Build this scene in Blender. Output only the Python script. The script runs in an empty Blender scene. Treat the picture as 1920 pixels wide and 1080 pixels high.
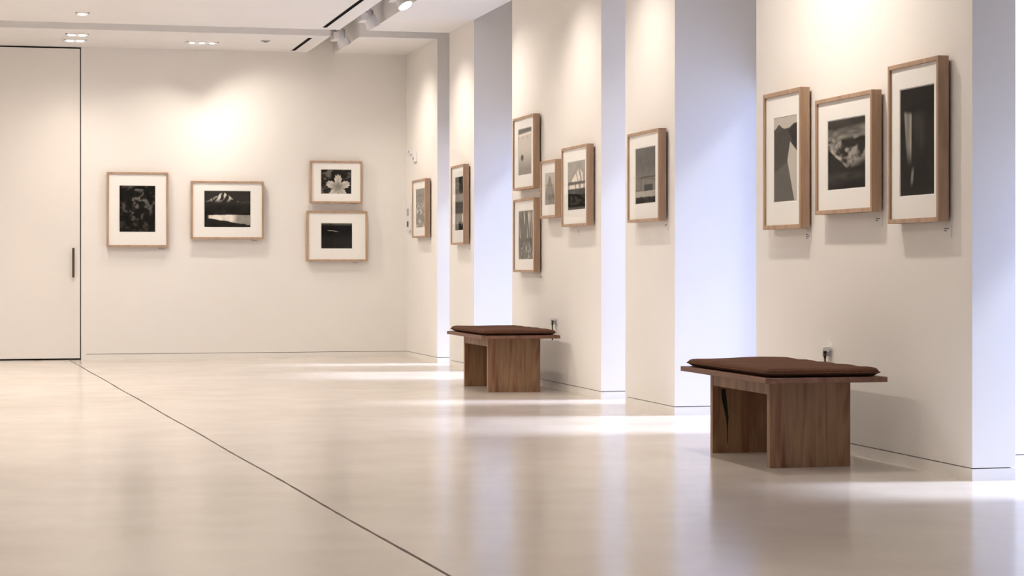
import bpy, bmesh, math, random
import numpy as np
from mathutils import Vector, Matrix

random.seed(7)
SC = bpy.context.scene
COL = SC.collection
R = math.radians

# ------------------------------------------------------------------ camera
cam_d = bpy.data.cameras.new('camera')
cam = bpy.data.objects.new('camera', cam_d); COL.objects.link(cam)
cam.location = (0, 0, 1.0)
cam.rotation_euler = (R(90), 0, -math.atan(960 / 3900))
cam_d.sensor_width = 36; cam_d.lens = 36 * 3900 / 1920
cam_d.shift_y = -40 / 1920
cam_d.clip_start = 0.05; cam_d.clip_end = 300
SC.camera = cam

# ------------------------------------------------------------------ world
world = bpy.data.worlds.new('overcast_sky'); SC.world = world
world.use_nodes = True
wbg = world.node_tree.nodes['Background']
wbg.inputs['Color'].default_value = (0.42, 0.54, 1.0, 1)
wbg.inputs['Strength'].default_value = 2.2

# ------------------------------------------------------------------ hazy sun through the window slots
sd = bpy.data.lights.new('hazy_sun', 'SUN'); sd.energy = 8.0; sd.angle = R(14); sd.color = (0.84, 0.89, 1.0)
so = bpy.data.objects.new('hazy_sun', sd); COL.objects.link(so)
so.rotation_euler = Vector((-1, 0.13, -0.98)).to_track_quat('-Z', 'Y').to_euler()
so.location = (12, 6, 9)

# ------------------------------------------------------------------ exposure
vs = SC.view_settings
vs.view_transform = 'Standard'; vs.look = 'None'; vs.exposure = -0.07; vs.gamma = 1.0; vs.use_curve_mapping = False
WARM = (1.0, 0.885, 0.765)

# ================================================================== materials
def nmat(name):
    m = bpy.data.materials.new(name); m.use_nodes = True
    nt = m.node_tree; b = nt.nodes['Principled BSDF']
    return m, nt, b
def N(nt, t, **kw):
    n = nt.nodes.new(t)
    for k, v in kw.items():
        if k in n.inputs.keys(): n.inputs[k].default_value = v
        else: setattr(n, k, v)
    return n
def ramp(nt, stops):
    n = nt.nodes.new('ShaderNodeValToRGB')
    e = n.color_ramp.elements
    while len(e) < len(stops): e.new(0.5)
    for i, (p, c) in enumerate(stops):
        e[i].position = p; e[i].color = (*c, 1)
    return n
def plain(name, col, rough=0.6, metal=0.0, spec=0.5):
    m, nt, b = nmat(name)
    b.inputs['Base Color'].default_value = (*col, 1)
    b.inputs['Roughness'].default_value = rough
    b.inputs['Metallic'].default_value = metal
    b.inputs['Specular IOR Level'].default_value = spec
    return m
def paint(name, col, bump=0.05):
    m, nt, b = nmat(name)
    tc = N(nt, 'ShaderNodeTexCoord')
    n1 = N(nt, 'ShaderNodeTexNoise', Scale=1.3, Detail=4.0)
    nt.links.new(tc.outputs['Object'], n1.inputs['Vector'])
    r = ramp(nt, [(0.3, tuple(c * 0.975 for c in col)), (0.7, col)])
    nt.links.new(n1.outputs['Fac'], r.inputs['Fac'])
    nt.links.new(r.outputs['Color'], b.inputs['Base Color'])
    n2 = N(nt, 'ShaderNodeTexNoise', Scale=220.0, Detail=2.0)
    nt.links.new(tc.outputs['Object'], n2.inputs['Vector'])
    bp = N(nt, 'ShaderNodeBump', Strength=bump, Distance=0.002)
    nt.links.new(n2.outputs['Fac'], bp.inputs['Height'])
    nt.links.new(bp.outputs['Normal'], b.inputs['Normal'])
    b.inputs['Roughness'].default_value = 0.75
    b.inputs['Specular IOR Level'].default_value = 0.25
    return m

M_WALL = paint('white_wall_paint', (0.86, 0.84, 0.81))
M_CEIL = paint('white_ceiling_paint', (0.86, 0.85, 0.84), 0.02)
M_DOOR = paint('white_door_paint', (0.84, 0.81, 0.77), 0.01)
M_BASE = paint('white_baseboard_paint', (0.85, 0.83, 0.79), 0.01)
M_VOID = plain('dark_gap', (0.012, 0.010, 0.009), 0.9)
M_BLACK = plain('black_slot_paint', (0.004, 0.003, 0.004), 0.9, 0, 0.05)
M_BRONZE = plain('dark_bronze', (0.085, 0.065, 0.048), 0.45, 0.6)
M_WMETAL = plain('white_enamel', (0.82, 0.82, 0.84), 0.35)
M_GMETAL = plain('grey_aluminium', (0.42, 0.41, 0.42), 0.4, 0.7)
M_DGREY = plain('dark_grey_plastic', (0.05, 0.045, 0.04), 0.5)
M_CARD = plain('white_card', (0.84, 0.82, 0.80), 0.7)
M_INK = plain('dark_ink', (0.06, 0.05, 0.05), 0.7)
M_WINF = plain('window_frame_aluminium', (0.32, 0.33, 0.36), 0.4, 0.6)
M_TERR = paint('pale_bounce_terrace', (0.62, 0.63, 0.66))

def floor_mat():
    m, nt, b = nmat('polished_concrete')
    tc = N(nt, 'ShaderNodeTexCoord')
    n1 = N(nt, 'ShaderNodeTexNoise', Scale=0.55, Detail=6.0, Roughness=0.55)
    n2 = N(nt, 'ShaderNodeTexNoise', Scale=2.6, Detail=3.0, Roughness=0.5)
    for n in (n1, n2): nt.links.new(tc.outputs['Object'], n.inputs['Vector'])
    r1 = ramp(nt, [(0.3, (0.56, 0.505, 0.455)), (0.7, (0.68, 0.63, 0.58))])
    r2 = ramp(nt, [(0.3, (0.965, 0.962, 0.96)), (0.7, (1, 1, 1))])
    nt.links.new(n1.outputs['Fac'], r1.inputs['Fac']); nt.links.new(n2.outputs['Fac'], r2.inputs['Fac'])
    mx = N(nt, 'ShaderNodeMix', data_type='RGBA', blend_type='MULTIPLY'); mx.inputs[0].default_value = 1
    nt.links.new(r1.outputs['Color'], mx.inputs[6]); nt.links.new(r2.outputs['Color'], mx.inputs[7])
    nt.links.new(mx.outputs[2], b.inputs['Base Color'])
    rr = N(nt, 'ShaderNodeMapRange'); rr.inputs['To Min'].default_value = 0.15; rr.inputs['To Max'].default_value = 0.21
    nt.links.new(n2.outputs['Fac'], rr.inputs['Value']); nt.links.new(rr.outputs['Result'], b.inputs['Roughness'])
    b.inputs['Specular IOR Level'].default_value = 0.5
    return m
M_FLOOR = floor_mat()

def wood(name, dark, mid, light, axis='Z', scale=1.0, rough=0.45, knots=False):
    m, nt, b = nmat(name)
    tc = N(nt, 'ShaderNodeTexCoord')
    mp = N(nt, 'ShaderNodeMapping')
    s = [26 * scale, 26 * scale, 26 * scale]; s['XYZ'.index(axis)] = 1.6 * scale
    mp.inputs['Scale'].default_value = s
    nt.links.new(tc.outputs['Object'], mp.inputs['Vector'])
    n1 = N(nt, 'ShaderNodeTexNoise', Scale=1.0, Detail=8.0, Roughness=0.65, Distortion=0.6)
    nt.links.new(mp.outputs['Vector'], n1.inputs['Vector'])
    r = ramp(nt, [(0.28, dark), (0.5, mid), (0.74, light)])
    nt.links.new(n1.outputs['Fac'], r.inputs['Fac'])
    out = r.outputs['Color']
    mp2 = N(nt, 'ShaderNodeMapping')
    s2 = [7.0 * scale] * 3; s2['XYZ'.index(axis)] = 0.9 * scale
    mp2.inputs['Scale'].default_value = s2
    nt.links.new(tc.outputs['Object'], mp2.inputs['Vector'])
    n2 = N(nt, 'ShaderNodeTexNoise', Scale=1.0, Detail=3.0, Distortion=1.5 if knots else 0.4)
    nt.links.new(mp2.outputs['Vector'], n2.inputs['Vector'])
    r2 = ramp(nt, [(0.36, (0.66, 0.46, 0.44) if knots else (0.82, 0.80, 0.78)), (0.56, (1, 1, 1))])
    nt.links.new(n2.outputs['Fac'], r2.inputs['Fac'])
    mx = N(nt, 'ShaderNodeMix', data_type='RGBA', blend_type='MULTIPLY'); mx.inputs[0].default_value = 1
    nt.links.new(out, mx.inputs[6]); nt.links.new(r2.outputs['Color'], mx.inputs[7])
    nt.links.new(mx.outputs[2], b.inputs['Base Color'])
    bp = N(nt, 'ShaderNodeBump', Strength=0.12, Distance=0.002)
    nt.links.new(n1.outputs['Fac'], bp.inputs['Height']); nt.links.new(bp.outputs['Normal'], b.inputs['Normal'])
    b.inputs['Roughness'].default_value = rough
    b.inputs['Specular IOR Level'].default_value = 0.4
    return m
M_FRAME = wood('pale_oak_frame', (0.40, 0.265, 0.175), (0.48, 0.325, 0.22), (0.55, 0.385, 0.27), 'Z', 2.0, 0.5)
M_BENCH = wood('brown_walnut_upright', (0.19, 0.102, 0.052), (0.31, 0.180, 0.096), (0.40, 0.25, 0.145), 'Z', 1.0, 0.5, True)
M_BOARD = wood('brown_walnut_board', (0.13, 0.058, 0.036), (0.20, 0.095, 0.058), (0.27, 0.140, 0.086), 'Y', 1.0, 0.5)

def felt():
    m, nt, b = nmat('brown_felt')
    tc = N(nt, 'ShaderNodeTexCoord')
    n1 = N(nt, 'ShaderNodeTexNoise', Scale=160.0, Detail=4.0)
    nt.links.new(tc.outputs['Object'], n1.inputs['Vector'])
    r = ramp(nt, [(0.3, (0.078, 0.035, 0.020)), (0.7, (0.130, 0.061, 0.037))])
    nt.links.new(n1.outputs['Fac'], r.inputs['Fac']); nt.links.new(r.outputs['Color'], b.inputs['Base Color'])
    bp = N(nt, 'ShaderNodeBump', Strength=0.35, Distance=0.003)
    nt.links.new(n1.outputs['Fac'], bp.inputs['Height']); nt.links.new(bp.outputs['Normal'], b.inputs['Normal'])
    b.inputs['Roughness'].default_value = 0.95
    b.inputs['Specular IOR Level'].default_value = 0.15
    return m
M_FELT = felt()
M_MAT = plain('white_mat_board', (0.90, 0.89, 0.86), 0.8, 0, 0.2)

def glass(name, tint=(1, 1, 1)):
    m = bpy.data.materials.new(name); m.use_nodes = True
    nt = m.node_tree; nt.nodes.clear()
    o = N(nt, 'ShaderNodeOutputMaterial'); mx = N(nt, 'ShaderNodeMixShader')
    t = N(nt, 'ShaderNodeBsdfTransparent'); t.inputs['Color'].default_value = (*tint, 1)
    g = N(nt, 'ShaderNodeBsdfGlossy', Roughness=0.02)
    # Schlick reflectance on the outer faces only (the sheet is thin)
    lw = N(nt, 'ShaderNodeLayerWeight', Blend=0.5); ge = N(nt, 'ShaderNodeNewGeometry')
    pw = N(nt, 'ShaderNodeMath', operation='POWER'); pw.inputs[1].default_value = 5.0
    ma = N(nt, 'ShaderNodeMath', operation='MULTIPLY_ADD'); ma.inputs[1].default_value = 0.45; ma.inputs[2].default_value = 0.008
    iv = N(nt, 'ShaderNodeMath', operation='SUBTRACT'); iv.inputs[0].default_value = 1.0
    mu = N(nt, 'ShaderNodeMath', operation='MULTIPLY')
    nt.links.new(lw.outputs['Facing'], pw.inputs[0]); nt.links.new(pw.outputs[0], ma.inputs[0])
    nt.links.new(ge.outputs['Backfacing'], iv.inputs[1]); nt.links.new(ma.outputs[0], mu.inputs[0]); nt.links.new(iv.outputs[0], mu.inputs[1])
    nt.links.new(mu.outputs[0], mx.inputs[0]); nt.links.new(t.outputs[0], mx.inputs[1]); nt.links.new(g.outputs[0], mx.inputs[2])
    nt.links.new(mx.outputs[0], o.inputs['Surface'])
    return m
M_GLASS = glass('picture_glass'); M_PANE = glass('window_glass', (0.96, 0.97, 1.0))

def print_mat():
    m, nt, b = nmat('black_and_white_print')
    a = N(nt, 'ShaderNodeAttribute', attribute_name='tone')
    nt.links.new(a.outputs['Color'], b.inputs['Base Color'])
    b.inputs['Roughness'].default_value = 0.8
    b.inputs['Specular IOR Level'].default_value = 0.05
    return m
M_PRINT = print_mat()
def emit(name, col, s):
    m = bpy.data.materials.new(name); m.use_nodes = True
    nt = m.node_tree; nt.nodes.clear()
    o = N(nt, 'ShaderNodeOutputMaterial'); e = N(nt, 'ShaderNodeEmission', Strength=s)
    e.inputs['Color'].default_value = (*col, 1)
    nt.links.new(e.outputs[0], o.inputs['Surface'])
    return m
M_LAMP = emit('lit_lamp_lens', (1.0, 0.93, 0.82), 14.0)

# ================================================================== mesh helpers
def box(bm, x0, x1, y0, y1, z0, z1, bev=0.0):
    vs_ = [bm.verts.new((x, y, z)) for z in (z0, z1) for y in (y0, y1) for x in (x0, x1)]
    F = [(0, 2, 3, 1), (4, 5, 7, 6), (0, 1, 5, 4), (2, 6, 7, 3), (0, 4, 6, 2), (1, 3, 7, 5)]
    fs = [bm.faces.new([vs_[i] for i in f]) for f in F]
    if bev > 0:
        es = list({e for f in fs for e in f.edges})
        bmesh.ops.bevel(bm, geom=es, offset=bev, segments=2, affect='EDGES', profile=0.5)
def bxs(*boxes, bev=0.0):
    bm = bmesh.new()
    for b in boxes: box(bm, *b, bev=bev)
    return bm
def cyl(bm, p0, p1, r0, r1=None, seg=20, caps=True):
    r1 = r0 if r1 is None else r1
    p0, p1 = Vector(p0), Vector(p1); d = (p1 - p0).normalized()
    q = d.to_track_quat('Z', 'Y')
    a = []; b = []
    for i in range(seg):
        t = 2 * math.pi * i / seg
        o = q @ Vector((math.cos(t), math.sin(t), 0))
        a.append(bm.verts.new(p0 + o * r0)); b.append(bm.verts.new(p1 + o * r1))
    for i in range(seg):
        j = (i + 1) % seg
        bm.faces.new((a[i], a[j], b[j], b[i]))
    if caps:
        bm.faces.new(a[::-1]); bm.faces.new(b)
def obj(name, bm, mat, parent=None, smooth=False, label=None):
    me = bpy.data.meshes.new(name)
    bmesh.ops.recalc_face_normals(bm, faces=bm.faces)
    bm.to_mesh(me); bm.free()
    if mat: me.materials.append(mat)
    if smooth:
        for p in me.polygons: p.use_smooth = True
    o = bpy.data.objects.new(name, me); COL.objects.link(o)
    if parent: o.parent = parent
    if label: o['label'] = label
    return o
def struct(name, bm, mat, parent=None):
    o = obj(name, bm, mat, parent)
    if parent is None: o['kind'] = 'structure'
    return o
def tag(o, label, cat, group=None):
    o['label'] = label; o['category'] = cat
    if group: o['group'] = group
    return o
def thing(name, loc, label, cat, group=None):
    o = bpy.data.objects.new(name, None); COL.objects.link(o)
    o.location = loc; o.empty_display_size = 0.1
    return tag(o, label, cat, group)
def lamp(name, parent, loc, target, energy, size_deg, blend=0.8, color=WARM, radius=0.03):
    ld = bpy.data.lights.new(name, 'SPOT'); ld.energy = energy; ld.color = color
    ld.spot_size = R(size_deg); ld.spot_blend = blend; ld.shadow_soft_size = radius
    o = bpy.data.objects.new(name, ld); COL.objects.link(o)
    o.parent = parent
    base = parent.location if parent else Vector((0, 0, 0))
    o.location = Vector(loc) - base
    o.rotation_euler = (Vector(target) - Vector(loc)).to_track_quat('-Z', 'Y').to_euler()
    return o

# ================================================================== room
XW, XO, XL = 4.40, 5.03, -3.6        # right wall face, outer window plane, left wall
YB, YF = 22.80, -3.2                 # back wall, wall behind the camera
ZC, ZT = 3.36, 3.72                  # ceiling, top of the recesses
BB, GAP = 0.056, 0.005               # baseboard height, shadow gap

# floor: two slabs with an open joint between them over a dark filler
def jx(y): return 1.408 - 0.0425 * (y - 6.58)
fl = struct('floor', bxs((XL - .2, XO + .1, YF - .2, YB + .4, -0.30, -0.022)), plain('joint_filler', (0.10, 0.055, 0.03), 0.9))
def slab(side):
    bm = bmesh.new(); rnd = random.Random(3)
    ys = [YF - .2 + i * (YB + .4 - YF + .2) / 260 for i in range(261)]
    top = []; bot = []
    for y in ys:
        x = jx(y) + side * (0.0065 + rnd.uniform(-0.0012, 0.0022)) + 0.003 * math.sin(y * 2.1)
        top.append((x, y))
    far = XO + .1 if side > 0 else XL - .2
    vt = [bm.verts.new((x, y, 0)) for x, y in top]; vf = [bm.verts.new((far, y, 0)) for x, y in top]
    vb = [bm.verts.new((x, y, -0.022)) for x, y in top]
    for i in range(len(ys) - 1):
        bm.faces.new((vt[i], vt[i + 1], vf[i + 1], vf[i]))
        bm.faces.new((vt[i], vb[i], vb[i + 1], vt[i + 1]))
    for f in bm.faces:
        pass
    o = obj('slab', bm, M_FLOOR, fl)
    return o
slab(-1); slab(1)

# right wall: piers; outline of each in plan, baseboard below a shadow gap
PIERS = [(21.11, YB + .2), (19.39, 20.51), (15.06, 17.87), (13.30, 14.44), (8.90, 11.75), (YF - .2, 8.05)]
WIDE = {2, 4}
for i, (y0, y1) in enumerate(PIERS):
    def plan(ins):
        if i in WIDE:    # a thin leading edge, then the full depth of the wall
            return [(XW + ins, XW + .22 - ins, y0 + ins, y0 + .60 + ins), (XW + ins, XO + .05, y0 + .60 + ins, y1 - ins)]
        return [(XW + ins, XO + .05, y0 + ins, y1 - ins)]
    n = 'wall_right' if i == 0 else 'wall_right.%03d' % i
    def bodies(ins, z0, z1): return bxs(*[(a, b, c, d, z0, z1) for a, b, c, d in plan(ins)])
    w = struct(n, bodies(0, BB + GAP, ZT), M_WALL)
    struct('baseboard_right', bodies(0.0, 0.0, BB), M_BASE)
    g = obj('shadow_gap', bodies(0.02, BB - .01, BB + GAP + .01), M_DGREY, w)
# windows in the gaps
gaps = [(PIERS[k + 1][1], PIERS[k][0]) for k in range(len(PIERS) - 1)]
WH = 2.25
for i, (y0, y1) in enumerate(gaps):
    r = bpy.data.objects.new('window_%d' % (i + 1), None); COL.objects.link(r)
    r.location = (XO, (y0 + y1) / 2, 0); r['kind'] = 'structure'
    h = (y1 - y0) / 2; t = 0.035; wh = 1.50 if i == 4 else WH  # nearest window head set lower to dim daylight on the pier end
    bars = [(0, .05, -h, -h + t, 0, wh), (0, .05, h - t, h, 0, wh), (0, .05, -h + t, h - t, 0, t), (0, .05, -h + t, h - t, wh - t, wh)]
    if h > .6: bars.append((0, .05, -t / 2, t / 2, t, wh - t))
    obj('window_frame', bxs(*bars), M_WINF, r)
    obj('pane', bxs((.02, .03, -h + t, h - t, t, wh - t)), M_PANE, r)
    struct('wall_right_lintel', bxs((XO, XO + .05, y0, y1, wh, ZT)), M_WALL)
# unseen terrace outside, added pale to bounce daylight onto the ceiling
struct('ground', bxs((XO + .1, 30, -14, 40, -0.30, -0.02)), M_TERR)

# back wall with the tall door
DX = 0.846
struct('wall_back', bxs((DX, XW, YB, YB + .2, BB + GAP, ZT), (XL - .2, -1.30, YB, YB + .2, BB + GAP, ZT), (-1.30, DX, YB, YB + .2, ZC - .002, ZT)), M_WALL)
struct('baseboard_back', bxs((DX + .05, XW, YB, YB + .2, 0, BB), (XL, -1.30, YB, YB + .2, 0, BB)), M_BASE)
obj('shadow_gap', bxs((DX + .05, XW, YB + .02, YB + .1, BB - .01, BB + GAP + .01), (XL, -1.32, YB + .02, YB + .1, BB - .01, BB + GAP + .01)), M_DGREY, bpy.data.objects['wall_back'])
obj('jamb_foot', bxs((DX, DX + .05, YB, YB + .2, 0, BB + GAP)), M_WALL, bpy.data.objects['wall_back'])
dr = bpy.data.objects.new('door_1', None); COL.objects.link(dr); dr.location = (-.23, YB, 0); dr['kind'] = 'structure'
def dpart(name, b, m, bev=0): 
    return obj(name, bxs(*[(x0 + .23, x1 + .23, y0 - YB, y1 - YB, z0, z1) for x0, x1, y0, y1, z0, z1 in b], bev=bev), m, dr)
dpart('door_leaf', [(-1.29, DX - .011, YB + .004, YB + .06, 0.016, ZC - .020)], M_DOOR)
dpart('door_recess', [(-1.30, DX, YB + .065, YB + .18, -.002, ZC)], M_VOID)
dpart('handle', [(.752, .776, YB - .034, YB - .016, .885, 1.20), (.756, .772, YB - .018, YB + .006, .90, .915), (.756, .772, YB - .018, YB + .006, 1.17, 1.185)], M_BRONZE)
# other walls
struct('wall_left', bxs((XL - .2, XL, YF, YB, 0, ZT)), M_WALL)
struct('wall_front', bxs((XL - .2, XW, YF - .2, YF, 0, ZT)), M_WALL)

# ceiling: slabs split by the lighting trough and by the cross grooves of the narrow gaps
TX0, TX1 = 3.285, 3.585
segs = [(20.98 + .13, YB), (15.06, 20.51 + .03), (8.90, 14.44), (YF, 8.05)]
bm = bmesh.new()
for y0, y1 in segs:
    box(bm, XL, TX0, y0, y1, ZC, ZT); box(bm, TX1, XW, y0, y1, ZC, ZT)
box(bm, XL - .2, XO + .05, YF - .2, YB + .2, ZT, ZT + .12)
struct('ceiling', bm, M_CEIL)
struct('trim_1', bxs((TX0 + .02, TX1 - .004, YF, YB, ZT - .01, ZT)), paint('trough_lining_paint', (0.70, 0.62, 0.52)))

# linear black air slots in the ceiling
def air_slot(y0, y1, label):
    t = thing('air_slot', (3.105, (y0 + y1) / 2, ZC), label, 'vent', 'linear air slots')
    L = (y1 - y0) / 2
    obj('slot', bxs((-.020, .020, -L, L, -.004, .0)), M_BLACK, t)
    obj('slot_trim', bxs((-.025, -.020, -L, L, -.003, 0), (.020, .025, -L, L, -.003, 0)), M_CEIL, t)
air_slot(11.2, 20.35, 'longer and nearer black linear air slot in the ceiling, left of light trough')
air_slot(21.33, 22.60, 'short black linear air slot in the ceiling beside the far back wall')

# ================================================================== lighting
# track in the trough
TXC = 3.40
tr = thing('lighting_track', (3.43, 12.0, ZT - .06), 'slim white lighting track running along inside the ceiling trough', 'track')
obj('track_rail', bxs((-.018, .018, -14.8, 10.7, .02, .05)), M_WMETAL, tr)

def track_head(y, target, energy, cone, label, lit=True, x=3.455, z=3.385):
    t = thing('track_spotlight', (x, y, ZT - .04), label, 'spotlight', 'spotlights on the ceiling track')
    base = t.location
    d = (Vector(target) - Vector((x, y, z))).normalized()
    obj('adapter', bxs((-.03, .03, -.07, .07, -.05, 0), bev=.006), M_WMETAL, t)
    obj('gear_box', bxs((-.105, -.045, -.13, .09, 3.352 - base.z, 3.43 - base.z), bev=.006), M_WMETAL, t)
    obj('bracket', bxs((-.09, -.06, -.02, .02, 3.43 - base.z, -.01), (-.09, .0, -.02, .02, -.02, -.005)), M_GMETAL, t)
    st = bmesh.new(); cyl(st, (0, 0, -.05), (0, 0, z - base.z + .03), .010, seg=12)
    obj('stem', st, M_GMETAL, t, True)
    c = Vector((0, 0, z - base.z))
    hb = bmesh.new(); cyl(hb, c - d * .085, c - d * .03, .038, .058, seg=28); cyl(hb, c - d * .03, c + d * .085, .058, .066, seg=28, caps=False)
    obj('lamp_housing', hb, M_WMETAL, t)
    yk = bmesh.new(); side = d.cross(Vector((0, 0, 1))).normalized()
    for s in (-1, 1): cyl(yk, c + side * s * .07 + Vector((0, 0, -.01)), c + side * s * .07 + Vector((0, 0, .075)), .006, seg=8)
    cyl(yk, c + side * .076 + Vector((0, 0, .072)), c - side * .076 + Vector((0, 0, .072)), .007, seg=8)
    obj('yoke', yk, M_GMETAL, t, True)
    lb = bmesh.new(); cyl(lb, c + d * .055, c + d * .06, .058, seg=28)
    obj('lens', lb, M_LAMP, t)
    rb = bmesh.new()
    cyl(rb, c + d * .078, c + d * .090, .069, seg=28, caps=False); cyl(rb, c + d * .090, c + d * .078, .064, seg=28, caps=False)
    obj('bezel', rb, M_WMETAL, t)
    lamp('spot_lamp', t, Vector((x, y, z)) + d * .10, target, energy, cone, 1.0, radius=.05)
heads = [
    (21.45, (XW, 21.70, 1.10), 80, 112, 'white track spotlight beyond the cross groove, nearest the back wall'),
    (19.75, (XW, 19.90, 1.10), 90, 108, 'white track spotlight just before the cross groove, lighting the tall narrow picture'),
    (18.15, (XW, 17.05, 1.2), 85, 104, 'white track spotlight at the top edge of the photo, lens glowing'),
    (15.55, (XW, 15.45, 1.1), 70, 112, 'white track spotlight above the second wide wall panel'),
    (13.8, (XW, 13.75, 1.1), 70, 112, 'white track spotlight above the narrow middle wall panel'),
    (11.3, (XW, 11.2, 1.2), 32, 112, 'white track spotlight above the leftmost picture of the near panel'),
    (10.35, (XW, 10.28, 1.1), 115, 116, 'white track spotlight above the middle picture of the near panel'),
    (9.3, (XW, 9.25, 1.2), 24, 112, 'white track spotlight above the rightmost picture of the near panel'),
]
for h in heads: track_head(*h)

# recessed multi-lamp downlights
def downlight(x, y, lenses, label, spots, group='recessed ceiling downlights', w=.10, r=.036):
    t = thing('recessed_downlight', (x, y, ZC), label, 'ceiling light', group)
    n = lenses; L = n * .105 / 2 + .012
    obj('trim_ring', bxs((-L, L, -w, -w + .012, -.008, 0), (-L, L, w - .012, w, -.008, 0), (-L, -L + .012, -w, w, -.008, 0), (L - .012, L, -w, w, -.008, 0)), M_CEIL, t)
    obj('reflector', bxs((-L + .012, L - .012, -w + .012, w - .012, -.0035, -.001)), M_WMETAL, t)
    for k in range(n):
        cx = (k - (n - 1) / 2) * .105
        bmx = bmesh.new(); cyl(bmx, (cx, 0, -.003), (cx, 0, -.011), r, r * .9, seg=24)
        obj('lamp_lens', bmx, M_LAMP, t)
    for (px, tgt, e, cone) in spots:
        lamp('downlight_lamp', t, (x + px, y, ZC - .03), tgt, e, cone, 0.9, radius=.04)
downlight(2.065, 22.05, 3, 'three-lamp recessed downlight in the ceiling close to back wall, washing the framed pictures',
          [(-.1, (1.35, YB, 1.0), 34, 100), (0, (2.45, YB, 1.1), 26, 96), (.1, (3.65, YB, 1.0), 62, 108)], r=.024)
downlight(.76, 22.15, 2, 'two-lamp recessed downlight nearest the tall door, rear one of the pair',
          [(0, (.76, 22.1, 0), 18, 110)])
downlight(.76, 21.60, 2, 'two-lamp recessed downlight in front of the tall door, between groove and rear downlight',
          [(0, (.76, 21.6, 0), 75, 160)])
downlight(.745, 19.80, 1, 'single recessed downlight near the top left, before the cross groove', [(0, (.745, 19.8, 0), 230, 150)])
# more downlights out of view, added as warm fill for the room
ORD = ['first', 'second', 'third', 'fourth', 'fifth', 'sixth', 'seventh']
for x, row, ys in [(.74, 'row above the floor joint', (17.4, 15.0, 12.6, 10.2, 7.4, 5.0, 0.6)), (-1.8, 'row nearest the left wall', (19.8, 17.4, 12.6, 7.4, 2.0))]:
    for k, y in enumerate(ys):
        downlight(x, y, 1, '%s added unseen fill downlight before the cross groove, %s' % (ORD[k], row), [(0, (x, y, 0), 215 if y > 11 else 85, 150)], 'added fill downlights out of the view')
# small grey ceiling sensor
t = thing('ceiling_sensor', (2.69, 21.69, ZC), 'tiny grey sensor strip in the ceiling left of the short black slot', 'sensor')
obj('sensor_plate', bxs((-.045, .045, -.03, .03, -.012, 0), bev=.004), M_GMETAL, t)
obj('sensor_eye', bxs((-.02, .02, -.015, .015, -.018, -.012)), M_DGREY, t)

# ================================================================== pictures
def fbm(u, v, sx, sy, seed, octv=4):
    out = np.zeros_like(u); amp = 1; tot = 0
    for o in range(octv):
        if o > 1 and (sx * 2 ** o > 40 or sy * 2 ** o > 60): break
        rng = np.random.RandomState(seed * 31 + o)
        g = rng.rand(64, 64)
        x = u * sx * 2 ** o; y = v * sy * 2 ** o
        xi = np.floor(x).astype(int); yi = np.floor(y).astype(int)
        fx = x - xi; fy = y - yi
        fx = fx * fx * (3 - 2 * fx); fy = fy * fy * (3 - 2 * fy)
        a = g[yi % 64, xi % 64]; b = g[yi % 64, (xi + 1) % 64]; c = g[(yi + 1) % 64, xi % 64]; d = g[(yi + 1) % 64, (xi + 1) % 64]
        out += amp * ((a * (1 - fx) + b * fx) * (1 - fy) + (c * (1 - fx) + d * fx) * fy); tot += amp; amp *= .55
    return out / tot
def ss(a, b, x):
    t = np.clip((x - a) / (b - a), 0, 1); return t * t * (3 - 2 * t)
# each returns a linear grey tone; u to the right, v downwards
def mix(a, b, t): return a * (1 - t) + b * t
def line(u, s, seed, o=4): return fbm(u, u * 0 + .37, s, 1, seed, o) - .5
def art_foliage(u, v):
    n = fbm(u, v, 8, 11, 1, 5); f = fbm(u, v, 22, 30, 41, 3)
    near = ss(.75, .1, np.hypot(u - .6, v - .25)); leaf = ss(.52, .74, n) * (.35 + .65 * f)
    return .006 + leaf * (.05 + .13 * near) + .012 * f
def art_ridge_lake(u, v):
    n = fbm(u, v, 12, 9, 2, 5); k = fbm(u + .35 * v, v, 16, 5, 42, 5)
    ridge = .25 - .20 * np.exp(-((u - .40) / .22) ** 2) + .10 * np.abs(u - .4) + .09 * line(u, 10, 3, 5)
    foot = .40 + .05 * line(u, 7, 4); edge = .665 + .03 * line(u, 8, 5); low = .73 + .22 * u + .05 * line(u, 14, 6, 5)
    o = mix(.035, .03 + .62 * ss(.47, .60, k) * ss(.06, -.12, v - foot + .12), ss(-.008, .008, v - ridge))
    o = mix(o, .010 + .022 * n, ss(-.03, .03, v - foot))
    lake = ss(-.008, .008, v - edge) * ss(-.01, .01, low - v) * ss(.06, .12, u)
    return mix(o, mix(.78, .30, ss(.58, .74, u)) * (.8 + .4 * n), lake)
def art_leaf(u, v):
    x = u - .56; y = (v - .72) * .8; r = np.hypot(x, y); a = np.arctan2(x, -y)
    lob = .15 + .27 * np.abs(np.cos(a * 2.5)) ** .8 + .025 * np.cos(a * 31)
    leaf = ss(lob, lob - .03, r); n = fbm(u, v, 8, 8, 6, 5)
    vein = np.abs(np.sin(a * 2.5)) ** .35
    other = ss(.55, .7, fbm(u, v, 4, 4, 7)) * (.06 + .14 * n)
    return np.clip(mix(.010 + .02 * n + other, (.24 + .42 * ss(0, .32, r)) * (.6 + .4 * vein) * (.75 + .5 * n), leaf), 0, .9)
def art_dark_water(u, v):
    n = fbm(u, v, 18, 40, 8, 4); l = np.abs(v - (.24 + .15 * u + .01 * np.sin(u * 30)))
    o = .008 + .028 * n * ss(.3, .7, v) + .14 * ss(.12, 0, v) * fbm(u, v, 5, 4, 43) * 1.6
    return mix(o, .6, ss(.016, .003, l) * ss(.18, .25, u) * ss(.6, .42, u))
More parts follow.
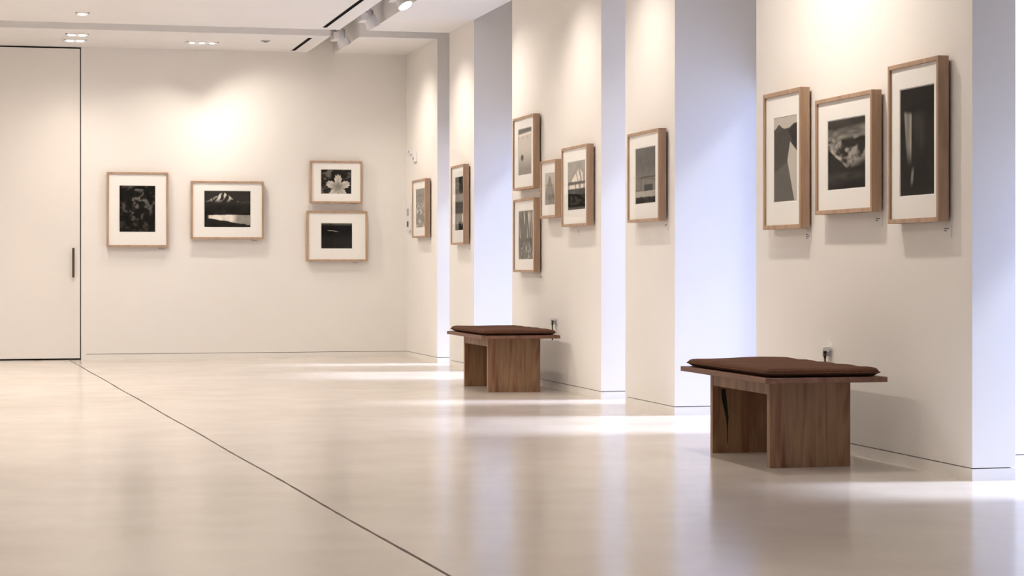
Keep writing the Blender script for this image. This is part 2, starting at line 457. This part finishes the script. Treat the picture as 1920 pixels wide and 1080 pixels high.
def art_glints(u, v):
    n = fbm(u, v, 9, 20, 9, 5); return .16 + .30 * ss(.52, .72, n) * ss(.2, .5, v) + .10 * n - .09 * ss(.02, 0, np.abs(v - .17)) + .05 * (1 - v)
def art_dark_blocks(u, v):
    n = fbm(u, v, 6, 9, 10, 5)
    o = mix(.15, .012, ss(.40, .48, u) * ss(.33, .29, v)); o = mix(o, .20, ss(.30, .34, v)); o = mix(o, .05, ss(.44, .48, v)); o = mix(o, .20, ss(.66, .72, v))
    o = mix(o, .012, ss(.84, .87, v) * ss(.36, .46, u))
    return o * (.6 + .8 * n) + .45 * ss(.07, .02, np.abs(u - .80 + .10 * np.sin(v * 14))) * ss(.66, .72, v) * ss(.95, .85, v)
def art_pale_lake(u, v):
    n = fbm(u, v, 10, 10, 11, 5); o = .62 - .36 * ss(.40, 1, v)
    o = mix(o, .13, ss(.11, .09, v + .02 * u)); o = mix(o, .8, ss(.03, .01, np.abs(v - .135 + .02 * u)))
    o = o - .25 * ss(.30, .14, v + .12 * np.abs(np.sin(u * 9))) * ss(.15, .17, v) * (.5 + n)
    d = np.hypot((u - .28) / 1.2, (v - .63) * 1.2); o = mix(o, .10, ss(.115, .07, d + .05 * (n - .5)))
    return np.clip(mix(o, .30, .6 * ss(.05, .01, np.abs(u - .28)) * ss(.68, .70, v) * ss(.82, .76, v)), .01, .9)
def art_rays(u, v):
    k = fbm(u + .30 * v * (u - .9), v * .7, 16, 2, 12, 5); g = fbm(u, v, 16, 18, 13, 5)
    o = .15 + .50 * ss(.48, .72, k) * ss(-.05, .1, v); h = .56 + .02 * line(u, 6, 45)
    gr = .06 + .12 * g; gr = mix(gr, .16 + .25 * ss(.5, .7, g), ss(.02, -.02, .86 - .22 * np.sin(u * 3.0) - v))
    return mix(o, gr, ss(-.012, .012, v - h))
def art_peak(u, v):
    n = fbm(u, v, 12, 9, 14, 5); t = .10 + 1.25 * np.maximum(np.abs(u - .48) - .05, 0) + .05 * line(u, 9, 15)
    o = mix(.50 - .10 * ss(.2, .5, v), .16 + .16 * n, ss(-.01, .01, v - t) * ss(.95, .8, v))
    return mix(o, .26 + .1 * n, ss(.84, .9, v))
def art_peak_water(u, v):
    n = fbm(u, v, 10, 8, 16, 5); k = fbm(u - .3 * v, v, 14, 6, 46, 5); t = .12 + .62 * np.abs(u - .64) + .06 * line(u, 9, 47)
    o = mix(.26 + .16 * n, .34 + .45 * ss(.45, .62, k), ss(-.01, .01, v - t))
    o = mix(o, .10, ss(.41, .425, v) * ss(.49, .47, v)); w = .008 + .05 * ss(.5, .8, fbm(u, v, 6, 16, 17, 4)) + .12 * ss(.93, .98, v)
    return mix(o, w, ss(.55, .58, v))
def art_grey_reflections(u, v):  # greys, bars and pale band paint the glass reflections into the print
    n = fbm(u, v, 12, 12, 18, 5); o = .075 + .05 * n + .07 * ss(.25, .62, v)
    o = mix(o, .05, ss(.515, .52, v) * ss(.545, .54, v) * ss(.25, .28, u)); o = mix(o, .06, ss(.02, .01, np.abs(u - .28)) * ss(.52, .53, v) * ss(.76, .75, v))
    o = mix(o, .022, ss(.66, .67, v) * ss(.785, .775, v) * ss(.42, .44, u) * ss(.87, .85, u))
    o = mix(o, .46 * (.8 + .3 * n), ss(.775, .79, v)); e = .885 + .05 * line(u, 5, 48)
    return mix(o, .015 + .05 * n, ss(-.01, .01, v - e))
def art_dunes(u, v):
    n = fbm(u, v, 30, 30, 19, 3); t = .135 - .055 * np.exp(-((u - .22) / .13) ** 2) - .05 * ss(.55, .95, u) + .02 * line(u, 12, 49)
    o = mix(.52, .060 + .02 * n, ss(-.006, .006, v - t)); o = mix(o, .030, ss(.62, .72, u + .12 * np.sin(v * 16)) * ss(-.004, .01, v - t - .06 * (1 - u)) * ss(.40, .36, v))
    cr = np.where(v < .52, .70 - .52 * np.clip(v - .30, 0, 1), .585 + .62 * (v - .52)); top = .285 + .42 * np.clip(u - .68, 0, 1)
    br = ss(-.012, .012, u - cr) * ss(-.008, .008, v - top)
    sh = ss(-.01, .01, v - (.66 - .22 * u)) * ss(.38, .44, v)
    o = mix(o, .105 + .03 * n, sh * (1 - br)); return mix(o, .50 + .05 * n, br)
def art_mist(u, v):
    n = fbm(u + .2 * v, v, 5, 9, 20, 6); m = fbm(u, v, 5, 16, 21, 5)
    body = ss(.20, .34, v) * ss(.80, .60, v + .30 * np.abs(u - .55)); hill = ss(-.015, .015, v - (.40 + .62 * u + .05 * line(u, 8, 50)))
    o = .016 + .34 * ss(.40, .66, n) * body + .25 * ss(.12, .04, np.abs(v - .22 + .04 * u)) * m + .06 * m * ss(.2, 0, v)
    o = o - .2 * ss(.03, .01, np.abs(v - .31)) * ss(.5, .6, m); o = np.clip(o, .008, 1)
    rim = ss(.05, .0, np.abs(v - (.38 + .60 * u))) * ss(.02, .2, u) * ss(.62, .45, u)
    o = mix(o, .008 + .01 * n, hill); o = o + .32 * rim * n * (1 - hill)
    fl = .008 + .04 * ss(.72, .82, v) * ss(.98, .84, v + .06 * u) * m * 1.6
    return mix(o, fl, ss(.68, .74, v + .05 * line(u, 5, 51)))
def art_falls(u, v):
    n = fbm(u, v * .5, 13, 3, 22, 2); m = fbm(u, v, 8, 8, 23, 5)
    e0 = .04 + .20 * v; e1 = .36 - .02 * v
    f = ss(e0, e0 + .05, u) * ss(e1, e1 - .04, u) * ss(.18, .23, v - .1 * u) * ss(.74, .52, v)
    f2 = ss(.05, .015, np.abs(u - .36 + .25 * (v - .8))) * ss(.72, .8, v) * ss(.93, .85, v)
    g = ss(.28, .05, np.abs(u - .50 - .2 * v)) * ss(.18, .34, v) * ss(.66, .4, v)
    return .007 + .014 * m + f * (.08 + .40 * n) + .22 * f2 + .06 * g * n

def picture(ax, a0, a1, z0, z1, art, fn, label, side, group, fw=.020):
    """ax 'x' = hangs on the right wall (a = Y, left edge has the larger Y); ax 'y' = hangs on the back wall (a = X)."""
    W = abs(a1 - a0); H = z1 - z0
    D = .056; OFF = .014
    c = (a0 + a1) / 2
    loc = (XW - OFF, c, z0) if side == 'right' else (c, YB - OFF, z0)
    t = thing('framed_photograph', loc, label, 'picture', group)
    # local space: x right along the wall as seen from the room, y into the wall, z up
    t.rotation_euler = (0, 0, R(-90) if side == 'right' else 0)
    hw = W / 2; bm = bmesh.new()
    def ring(bm, ox, oz0, oz1, ix, iz0, iz1, ya, yb):
        O = [(-ox, oz0), (ox, oz0), (ox, oz1), (-ox, oz1)]; I = [(-ix, iz0), (ix, iz0), (ix, iz1), (-ix, iz1)]
        vo = {}; 
        for k in range(4):
            for nm, P in (('O', O), ('I', I)):
                for q, y in ((0, ya), (1, yb)): vo[nm, k, q] = bm.verts.new((P[k][0], y, P[k][1]))
        for k in range(4):
            j = (k + 1) % 4
            bm.faces.new((vo['O', k, 0], vo['O', j, 0], vo['I', j, 0], vo['I', k, 0]))
            bm.faces.new((vo['O', k, 1], vo['I', k, 1], vo['I', j, 1], vo['O', j, 1]))
            bm.faces.new((vo['O', k, 0], vo['O', k, 1], vo['O', j, 1], vo['O', j, 0]))
            bm.faces.new((vo['I', k, 0], vo['I', j, 0], vo['I', j, 1], vo['I', k, 1]))
    ring(bm, hw, 0, H, hw - fw, fw, H - fw, -D, 0)
    fo = obj('frame', bm, M_FRAME, t)
    mod = fo.modifiers.new('b', 'BEVEL'); mod.width = .0015; mod.segments = 1; mod.limit_method = 'ANGLE'
    # mat with a bevelled window
    (p0, p1, q0, q1) = art                                     # print edges in the same axes as a, z
    pl = -abs(p0 - c) if side == 'right' else p0 - c
    pr = abs(p1 - c) if side == 'right' else p1 - c
    if side == 'right': pl, pr = -(p0 - c), -(p1 - c)
    zb, zt = q0 - z0, q1 - z0
    ya = -D + .012
    bm = bmesh.new()
    O = [(-hw + fw, fw), (hw - fw, fw), (hw - fw, H - fw), (-hw + fw, H - fw)]
    m_ = .006
    I = [(pl - m_, zb - m_), (pr + m_, zb - m_), (pr + m_, zt + m_), (pl - m_, zt + m_)]
    I2 = [(pl - .002, zb - .002), (pr + .002, zb - .002), (pr + .002, zt + .002), (pl - .002, zt + .002)]
    vo = [bm.verts.new((x, ya, z)) for x, z in O]; vi = [bm.verts.new((x, ya, z)) for x, z in I]; vk = [bm.verts.new((x, ya + .0055, z)) for x, z in I2]
    vb = [bm.verts.new((x, ya + .008, z)) for x, z in O]
    for k in range(4):
        j = (k + 1) % 4
        bm.faces.new((vo[k], vo[j], vi[j], vi[k])); bm.faces.new((vi[k], vi[j], vk[j], vk[k]))
        bm.faces.new((vo[k], vb[k], vb[j], vo[j]))
    bm.faces.new(vk); bm.faces.new(vb)
    obj('mat', bm, M_MAT, t)
    # print: a fine grid carrying the tones of the photograph
    nx = 96; nz = max(24, int(nx * (zt - zb) / max(.05, pr - pl))); nz = min(nz, 150)
    me = bpy.data.meshes.new('print')
    uu, vv = np.meshgrid(np.linspace(0, 1, nx + 1), np.linspace(0, 1, nz + 1))
    X = pl + uu * (pr - pl); Z = zt - vv * (zt - zb)
    vs3 = np.stack([X.ravel(), np.full(X.size, ya + .0032), Z.ravel()], 1)
    idx = np.arange((nx + 1) * (nz + 1)).reshape(nz + 1, nx + 1)
    fc = np.stack([idx[:-1, :-1].ravel(), idx[1:, :-1].ravel(), idx[1:, 1:].ravel(), idx[:-1, 1:].ravel()], 1)
    me.from_pydata(vs3.tolist(), [], fc.tolist())
    tone = np.clip(fn(uu, vv), .004, .95).ravel()
    at = me.attributes.new('tone', 'FLOAT_COLOR', 'POINT')
    colr = np.stack([tone * 1.03, tone * .97, tone * .86, np.ones_like(tone)], 1)
    at.data.foreach_set('color', colr.ravel().astype(np.float32))
    me.materials.append(M_PRINT)
    po = bpy.data.objects.new('print', me); COL.objects.link(po); po.parent = t
    # glass
    obj('glass', bxs((-hw + fw, hw - fw, -D + .007, -D + .009, fw, H - fw)), M_GLASS, t)
    # backing board and hanging cleat that hold it off the wall
    obj('backing', bxs((-hw + .012, hw - .012, -.012, -.002, .012, H - .012)), M_DGREY, t)
    obj('hanging_cleat', bxs((-hw * .6, hw * .6, -.002, OFF, H - .11, H - .07)), M_DGREY, t)
    return t

S1 = 4.33 / 4.32
def zz(z, s): return 1 + (z - 1) * s
def P(yl, yr, zt, zb, al, ar, azt, azb, fn, label, fw=.020):
    s = S1
    return picture('x', yl * s, yr * s, zz(zb, s), zz(zt, s), (al * s, ar * s, zz(azb, s), zz(azt, s)), fn, label, 'right', 'framed photographs', fw)
S2 = 22.73 / 22.85
def B(xl, xr, zt, zb, al, ar, azt, azb, fn, label, fw=.021):
    s = S2
    return picture('y', xl * s, xr * s, zz(zb, s), zz(zt, s), (al * s, ar * s, zz(azb, s), zz(azt, s)), fn, label, 'back', 'framed photographs', fw)

B(1.120, 1.777, 2.023, 1.214, 1.256, 1.636, 1.875, 1.378, art_foliage, 'oak framed upright picture of dark foliage on back wall, beside the tall door')
B(2.022, 2.816, 1.936, 1.302, 2.169, 2.670, 1.827, 1.434, art_ridge_lake, 'oak framed landscape picture of snowy ridge above pale lake, on back wall')
B(3.329, 3.912, 2.173, 1.703, 3.453, 3.788, 2.075, 1.810, art_leaf, 'small oak framed picture of a pale lobed leaf, upper of two on back wall')
B(3.290, 3.969, 1.617, 1.059, 3.455, 3.797, 1.479, 1.203, art_dark_water, 'oak framed picture of dark water with thin bright streak, lower of two on back wall')
P(22.071, 21.360, 1.927, 1.309, 21.919, 21.447, 1.824, 1.419, art_glints, 'oak framed upright picture of grey glints on farthest wall panel, next to the corner')
P(20.088, 19.504, 1.988, 1.215, 19.937, 19.566, 1.871, 1.357, art_dark_blocks, 'tall oak framed picture in grey and black patches, alone on the narrow far panel')
P(17.531, 16.805, 2.280, 1.658, 17.371, 16.926, 2.173, 1.786, art_pale_lake, 'oak framed picture of pale lake with small dark island, upper left of four')
P(17.517, 16.793, 1.578, .953, 17.358, 16.877, 1.472, 1.065, art_rays, 'oak framed picture of slanting light streaks above dark ground, lower left of four')
P(16.588, 16.102, 1.864, 1.396, 16.472, 16.173, 1.757, 1.505, art_peak, 'smallest oak framed picture, grey peak, between two larger ones above the far bench')
P(15.917, 15.181, 1.935, 1.313, 15.767, 15.270, 1.813, 1.444, art_peak_water, 'oak framed picture of bright peak above black water, rightmost of four')
P(14.135, 13.409, 1.938, 1.311, 13.975, 13.523, 1.822, 1.441, art_grey_reflections, 'oak framed grey picture with reflections painted in, pale band near its foot, alone on narrow middle panel')
P(11.429, 10.844, 2.001, 1.214, 11.286, 10.932, 1.849, 1.373, art_dunes, 'tall oak framed picture of dark hills and pale dune, leftmost of the three near ones', .024)
P(10.632, 9.872, 1.906, 1.282, 10.481, 9.985, 1.779, 1.413, art_mist, 'oak framed picture of mist over dark valley, lowest and middle of three near ones', .022)
P(9.674, 9.096, 2.003, 1.214, 9.551, 9.171, 1.872, 1.350, art_falls, 'tallest oak framed picture, black with white waterfall streak, nearest at the right', .022)

# caption cards
def card(side, a, z, label, lines=2, w=.062, h=.055):
    loc = (XW, a, z) if side == 'right' else (a, YB, z)
    t = thing('caption_card', loc, label, 'label', 'caption cards under the pictures')
    t.rotation_euler = (0, 0, R(-90) if side == 'right' else 0)
    obj('card', bxs((-w / 2, w / 2, -.003, 0, -h / 2, h / 2)), M_CARD, t)
    for k in range(lines):
        L = ((w * .62, w * .34, w * .45) if lines < 3 else (w * .34, w * .62, w * .42))[k]
        obj('text_line', bxs((-w * .38, -w * .38 + L, -.0036, -.003, h * .24 - k * .010 - .0042, h * .24 - k * .010)), M_INK, t)
card('back', 1.71, 1.185, 'small caption card under the dark foliage picture', 1, .12, .04)
card('back', 2.71, 1.278, 'small caption card under the snowy ridge picture', 1, .10, .04)
card('back', 3.82, 1.692, 'small caption card between the leaf picture and the dark water picture', 1, .10, .03)
card('back', 3.83, 1.035, 'small caption card under the dark water picture', 1, .10, .04)
card('right', 21.43, 1.275, 'small caption card under the farthest panel picture near the corner', 1)
card('right', 19.55, 1.165, 'small caption card under the tall patchy picture on narrow far panel')
card('right', 16.88, 1.628, 'small caption card between the pale lake picture and the light streaks picture')
card('right', 16.84, .905, 'small caption card under the picture of slanting light streaks')
card('right', 16.14, 1.362, 'small caption card under the smallest grey peak picture')
card('right', 15.68, 1.268, 'small caption card under the bright peak and black water picture')
card('right', 13.48, 1.275, 'small caption card under the lone picture on narrow middle panel')
card('right', 10.92, 1.168, 'small caption card under the dunes picture, three printed lines', 3, .085, .06)
card('right', 9.96, 1.235, 'small caption card under the misty valley picture, inside its shadow', 2, .085, .06)
card('right', 9.16, 1.170, 'small caption card under the waterfall picture at the far right', 2, .085, .06)

# ================================================================== small wall fittings
def wall_bracket(y, z, label):
    t = thing('wall_bracket', (XW, y, z), label, 'wall fitting', 'small wall brackets behind benches')
    obj('wall_plate', bxs((-.006, 0, -.016, .016, -.024, .020), bev=.002), M_WMETAL, t)
    obj('cap', bxs((-.052, -.006, -.019, .019, .006, .030), bev=.004), M_WMETAL, t)
    obj('clip', bxs((-.040, -.006, .016, .040, -.024, .002), bev=.003), M_WMETAL, t)
    b2 = bmesh.new(); cyl(b2, (-.034, 0, -.014), (-.034, 0, .006), .007, .010, seg=12); cyl(b2, (-.034, 0, -.034), (-.034, 0, -.016), .007, .009, seg=12)
    obj('knob', b2, M_BRONZE, t)
    b3 = bmesh.new(); cyl(b3, (-.034, 0, -.155), (-.034, 0, -.034), .006, seg=10)
    obj('stem', b3, M_BRONZE, t, True)
wall_bracket(10.60, .535, 'small white wall bracket with dark stem, just above the near bench')
wall_bracket(16.36, .557, 'small white wall bracket with dark stem, just above the far bench')
t = thing('wall_sensor', (XW, 22.50, 2.265), 'tiny white wall sensor with dark eye, high in the back corner', 'sensor', 'small white wall sensors')
obj('sensor_plate', bxs((-.03, 0, -.06, .06, -.028, .028), bev=.006), M_WMETAL, t); obj('sensor_eye', bxs((-.036, -.03, -.03, .01, -.012, .012)), M_GMETAL, t)
t = thing('wall_sensor', (XW, 22.26, 2.19), 'small white wall sensor just above the farthest panel picture', 'sensor', 'small white wall sensors')
obj('sensor_plate', bxs((-.03, 0, -.06, .06, -.05, .05), bev=.006), M_WMETAL, t); obj('sensor_eye', bxs((-.036, -.03, -.03, .01, -.03, .0)), M_GMETAL, t)
t = thing('wall_control_panel', (XW, 22.56, 1.54), 'slim white control panel on the wall in the back corner, left of the picture', 'control panel')
obj('panel_body', bxs((-.03, 0, -.08, .08, -.14, .14), bev=.006), M_WMETAL, t); obj('button', bxs((-.038, -.03, -.03, .03, -.10, -.04), bev=.003), M_BRONZE, t)
obj('screen', bxs((-.033, -.03, -.05, .05, .02, .10)), M_GMETAL, t)

# ================================================================== benches
def bench(x, y, label, crack):
    t = thing('gallery_bench', (x, y, 0), label, 'bench', 'wooden benches with brown cushions')
    hx, hy = .215, .445; H = .431
    ps = []
    for s in (-1, 1):
        ps.append(obj('end_panel', bxs((-hx, hx, s * hy - (.04 if s > 0 else 0), s * hy + (.04 if s < 0 else 0), 0, H), bev=.002), M_BENCH, t))
    for s in (-1, 1):
        x0 = -hx + .003 if s < 0 else hx - .033
        obj('apron', bxs((x0, x0 + .03, -hy + .04, hy - .04, H - .068, H), bev=.001), M_BENCH, t)
    obj('seat_board', bxs((-.315, .325, -hy - .205, hy + .205, H, H + .026), bev=.003), M_BOARD, t)
    if crack:                                                   # dark split in the far upright, seen through the opening
        bm = bmesh.new()
        pts = [(-.155, .345, .012), (-.150, .29, .014), (-.140, .23, .010), (-.133, .19, .007), (-.132, .14, .003), (-.133, .05, .0015)]
        yy = hy - .04
        L = [bm.verts.new((px - w, yy - .0015, pz)) for px, pz, w in pts]; Rr = [bm.verts.new((px + w, yy - .0015, pz)) for px, pz, w in pts]
        for k in range(len(pts) - 1): bm.faces.new((L[k], L[k + 1], Rr[k + 1], Rr[k]))
        ex = bmesh.ops.extrude_face_region(bm, geom=bm.faces[:])
        for v in [g for g in ex['geom'] if isinstance(g, bmesh.types.BMVert)]: v.co.y += .0025
        obj('crack', bm, M_VOID, ps[1], label='dark split in the wood')
    return t
def cushion(x, y, z, label, seed):
    t_ = .046; hx, hy = .300, .630; nx, ny = 40, 80
    rnd = np.random.RandomState(seed); ph = rnd.rand(6) * 6.28
    bm = bmesh.new(); top = {}; bot = {}
    for i in range(nx + 1):
        for j in range(ny + 1):
            u = -1 + 2 * i / nx; v = -1 + 2 * j / ny
            # rounded corners
            k = .035
            X = u * hx; Y = v * hy
            cx = max(abs(X) - (hx - k), 0); cy = max(abs(Y) - (hy - k), 0)
            if cx > 0 and cy > 0:
                r = math.hypot(cx, cy); mx = max(cx, cy)
                X = math.copysign(hx - k + cx * mx / r, X); Y = math.copysign(hy - k + cy * mx / r, Y)
            dx = (hx - abs(u * hx)); dy = (hy - abs(v * hy)); d = min(dx, dy)
            e = min(1, d / .055); prof = math.sqrt(max(0, 1 - (1 - e) ** 2))
            sag = .0022 * math.sin(Y * 9 + ph[0]) * math.sin(X * 11 + ph[1]) + .002 * math.sin(Y * 23 + X * 9 + ph[2])
            zt = .021 + (t_ - .021) * prof + sag * prof - .004 * ((1 - abs(u)) ** 2) * 0
            zb = .021 - .0205 * min(1, d / .034)
            top[i, j] = bm.verts.new((X, Y, zt))
            bot[i, j] = top[i, j] if d < 1e-6 else bm.verts.new((X, Y, max(zb, .0006)))
    for i in range(nx):
        for j in range(ny):
            bm.faces.new((top[i, j], top[i + 1, j], top[i + 1, j + 1], top[i, j + 1]))
            bm.faces.new((bot[i, j], bot[i, j + 1], bot[i + 1, j + 1], bot[i + 1, j]))
    t = thing('bench_cushion', (x, y, z), label, 'cushion', 'brown bench cushions')
    obj('cover', bm, M_FELT, t, True)
    # piped seam round the edge
    cu = bmesh.new(); pts = []
    for i in range(0, nx): pts.append((i, 0))
    for j in range(0, ny): pts.append((nx, j))
    for i in range(nx, 0, -1): pts.append((i, ny))
    for j in range(ny, 0, -1): pts.append((0, j))
    co = []
    k = .035
    for i, j in pts:
        X = (-1 + 2 * i / nx) * hx; Y = (-1 + 2 * j / ny) * hy
        cx = max(abs(X) - (hx - k), 0); cy = max(abs(Y) - (hy - k), 0)
        if cx > 0 and cy > 0:
            r = math.hypot(cx, cy); mx = max(cx, cy)
            X = math.copysign(hx - k + cx * mx / r, X); Y = math.copysign(hy - k + cy * mx / r, Y)
        co.append(Vector((X, Y, .021)))
    ring = []
    n = len(co)
    for a in range(n):
        tn = (co[(a + 1) % n] - co[a - 1]).normalized(); sd_ = tn.cross(Vector((0, 0, 1)))
        ring.append([cu.verts.new(co[a] + (sd_ * math.cos(q) + Vector((0, 0, 1)) * math.sin(q)) * .0032) for q in (0, 1.57, 3.14, 4.71)])
    for a in range(n):
        for q in range(4):
            cu.faces.new((ring[a][q], ring[(a + 1) % n][q], ring[(a + 1) % n][(q + 1) % 4], ring[a][(q + 1) % 4]))
    obj('seam', cu, M_FELT, t, True)
    return t
bench(3.925, 10.165, 'near walnut bench with split far upright, below the three right hand pictures', True)
cushion(3.930, 10.165, .457, 'thin brown felt cushion lying on the near bench', 4)
bench(3.985, 16.56, 'far walnut bench standing below the cluster of four pictures', False)
cushion(3.990, 16.56, .457, 'thin brown felt cushion lying on the far bench', 9)
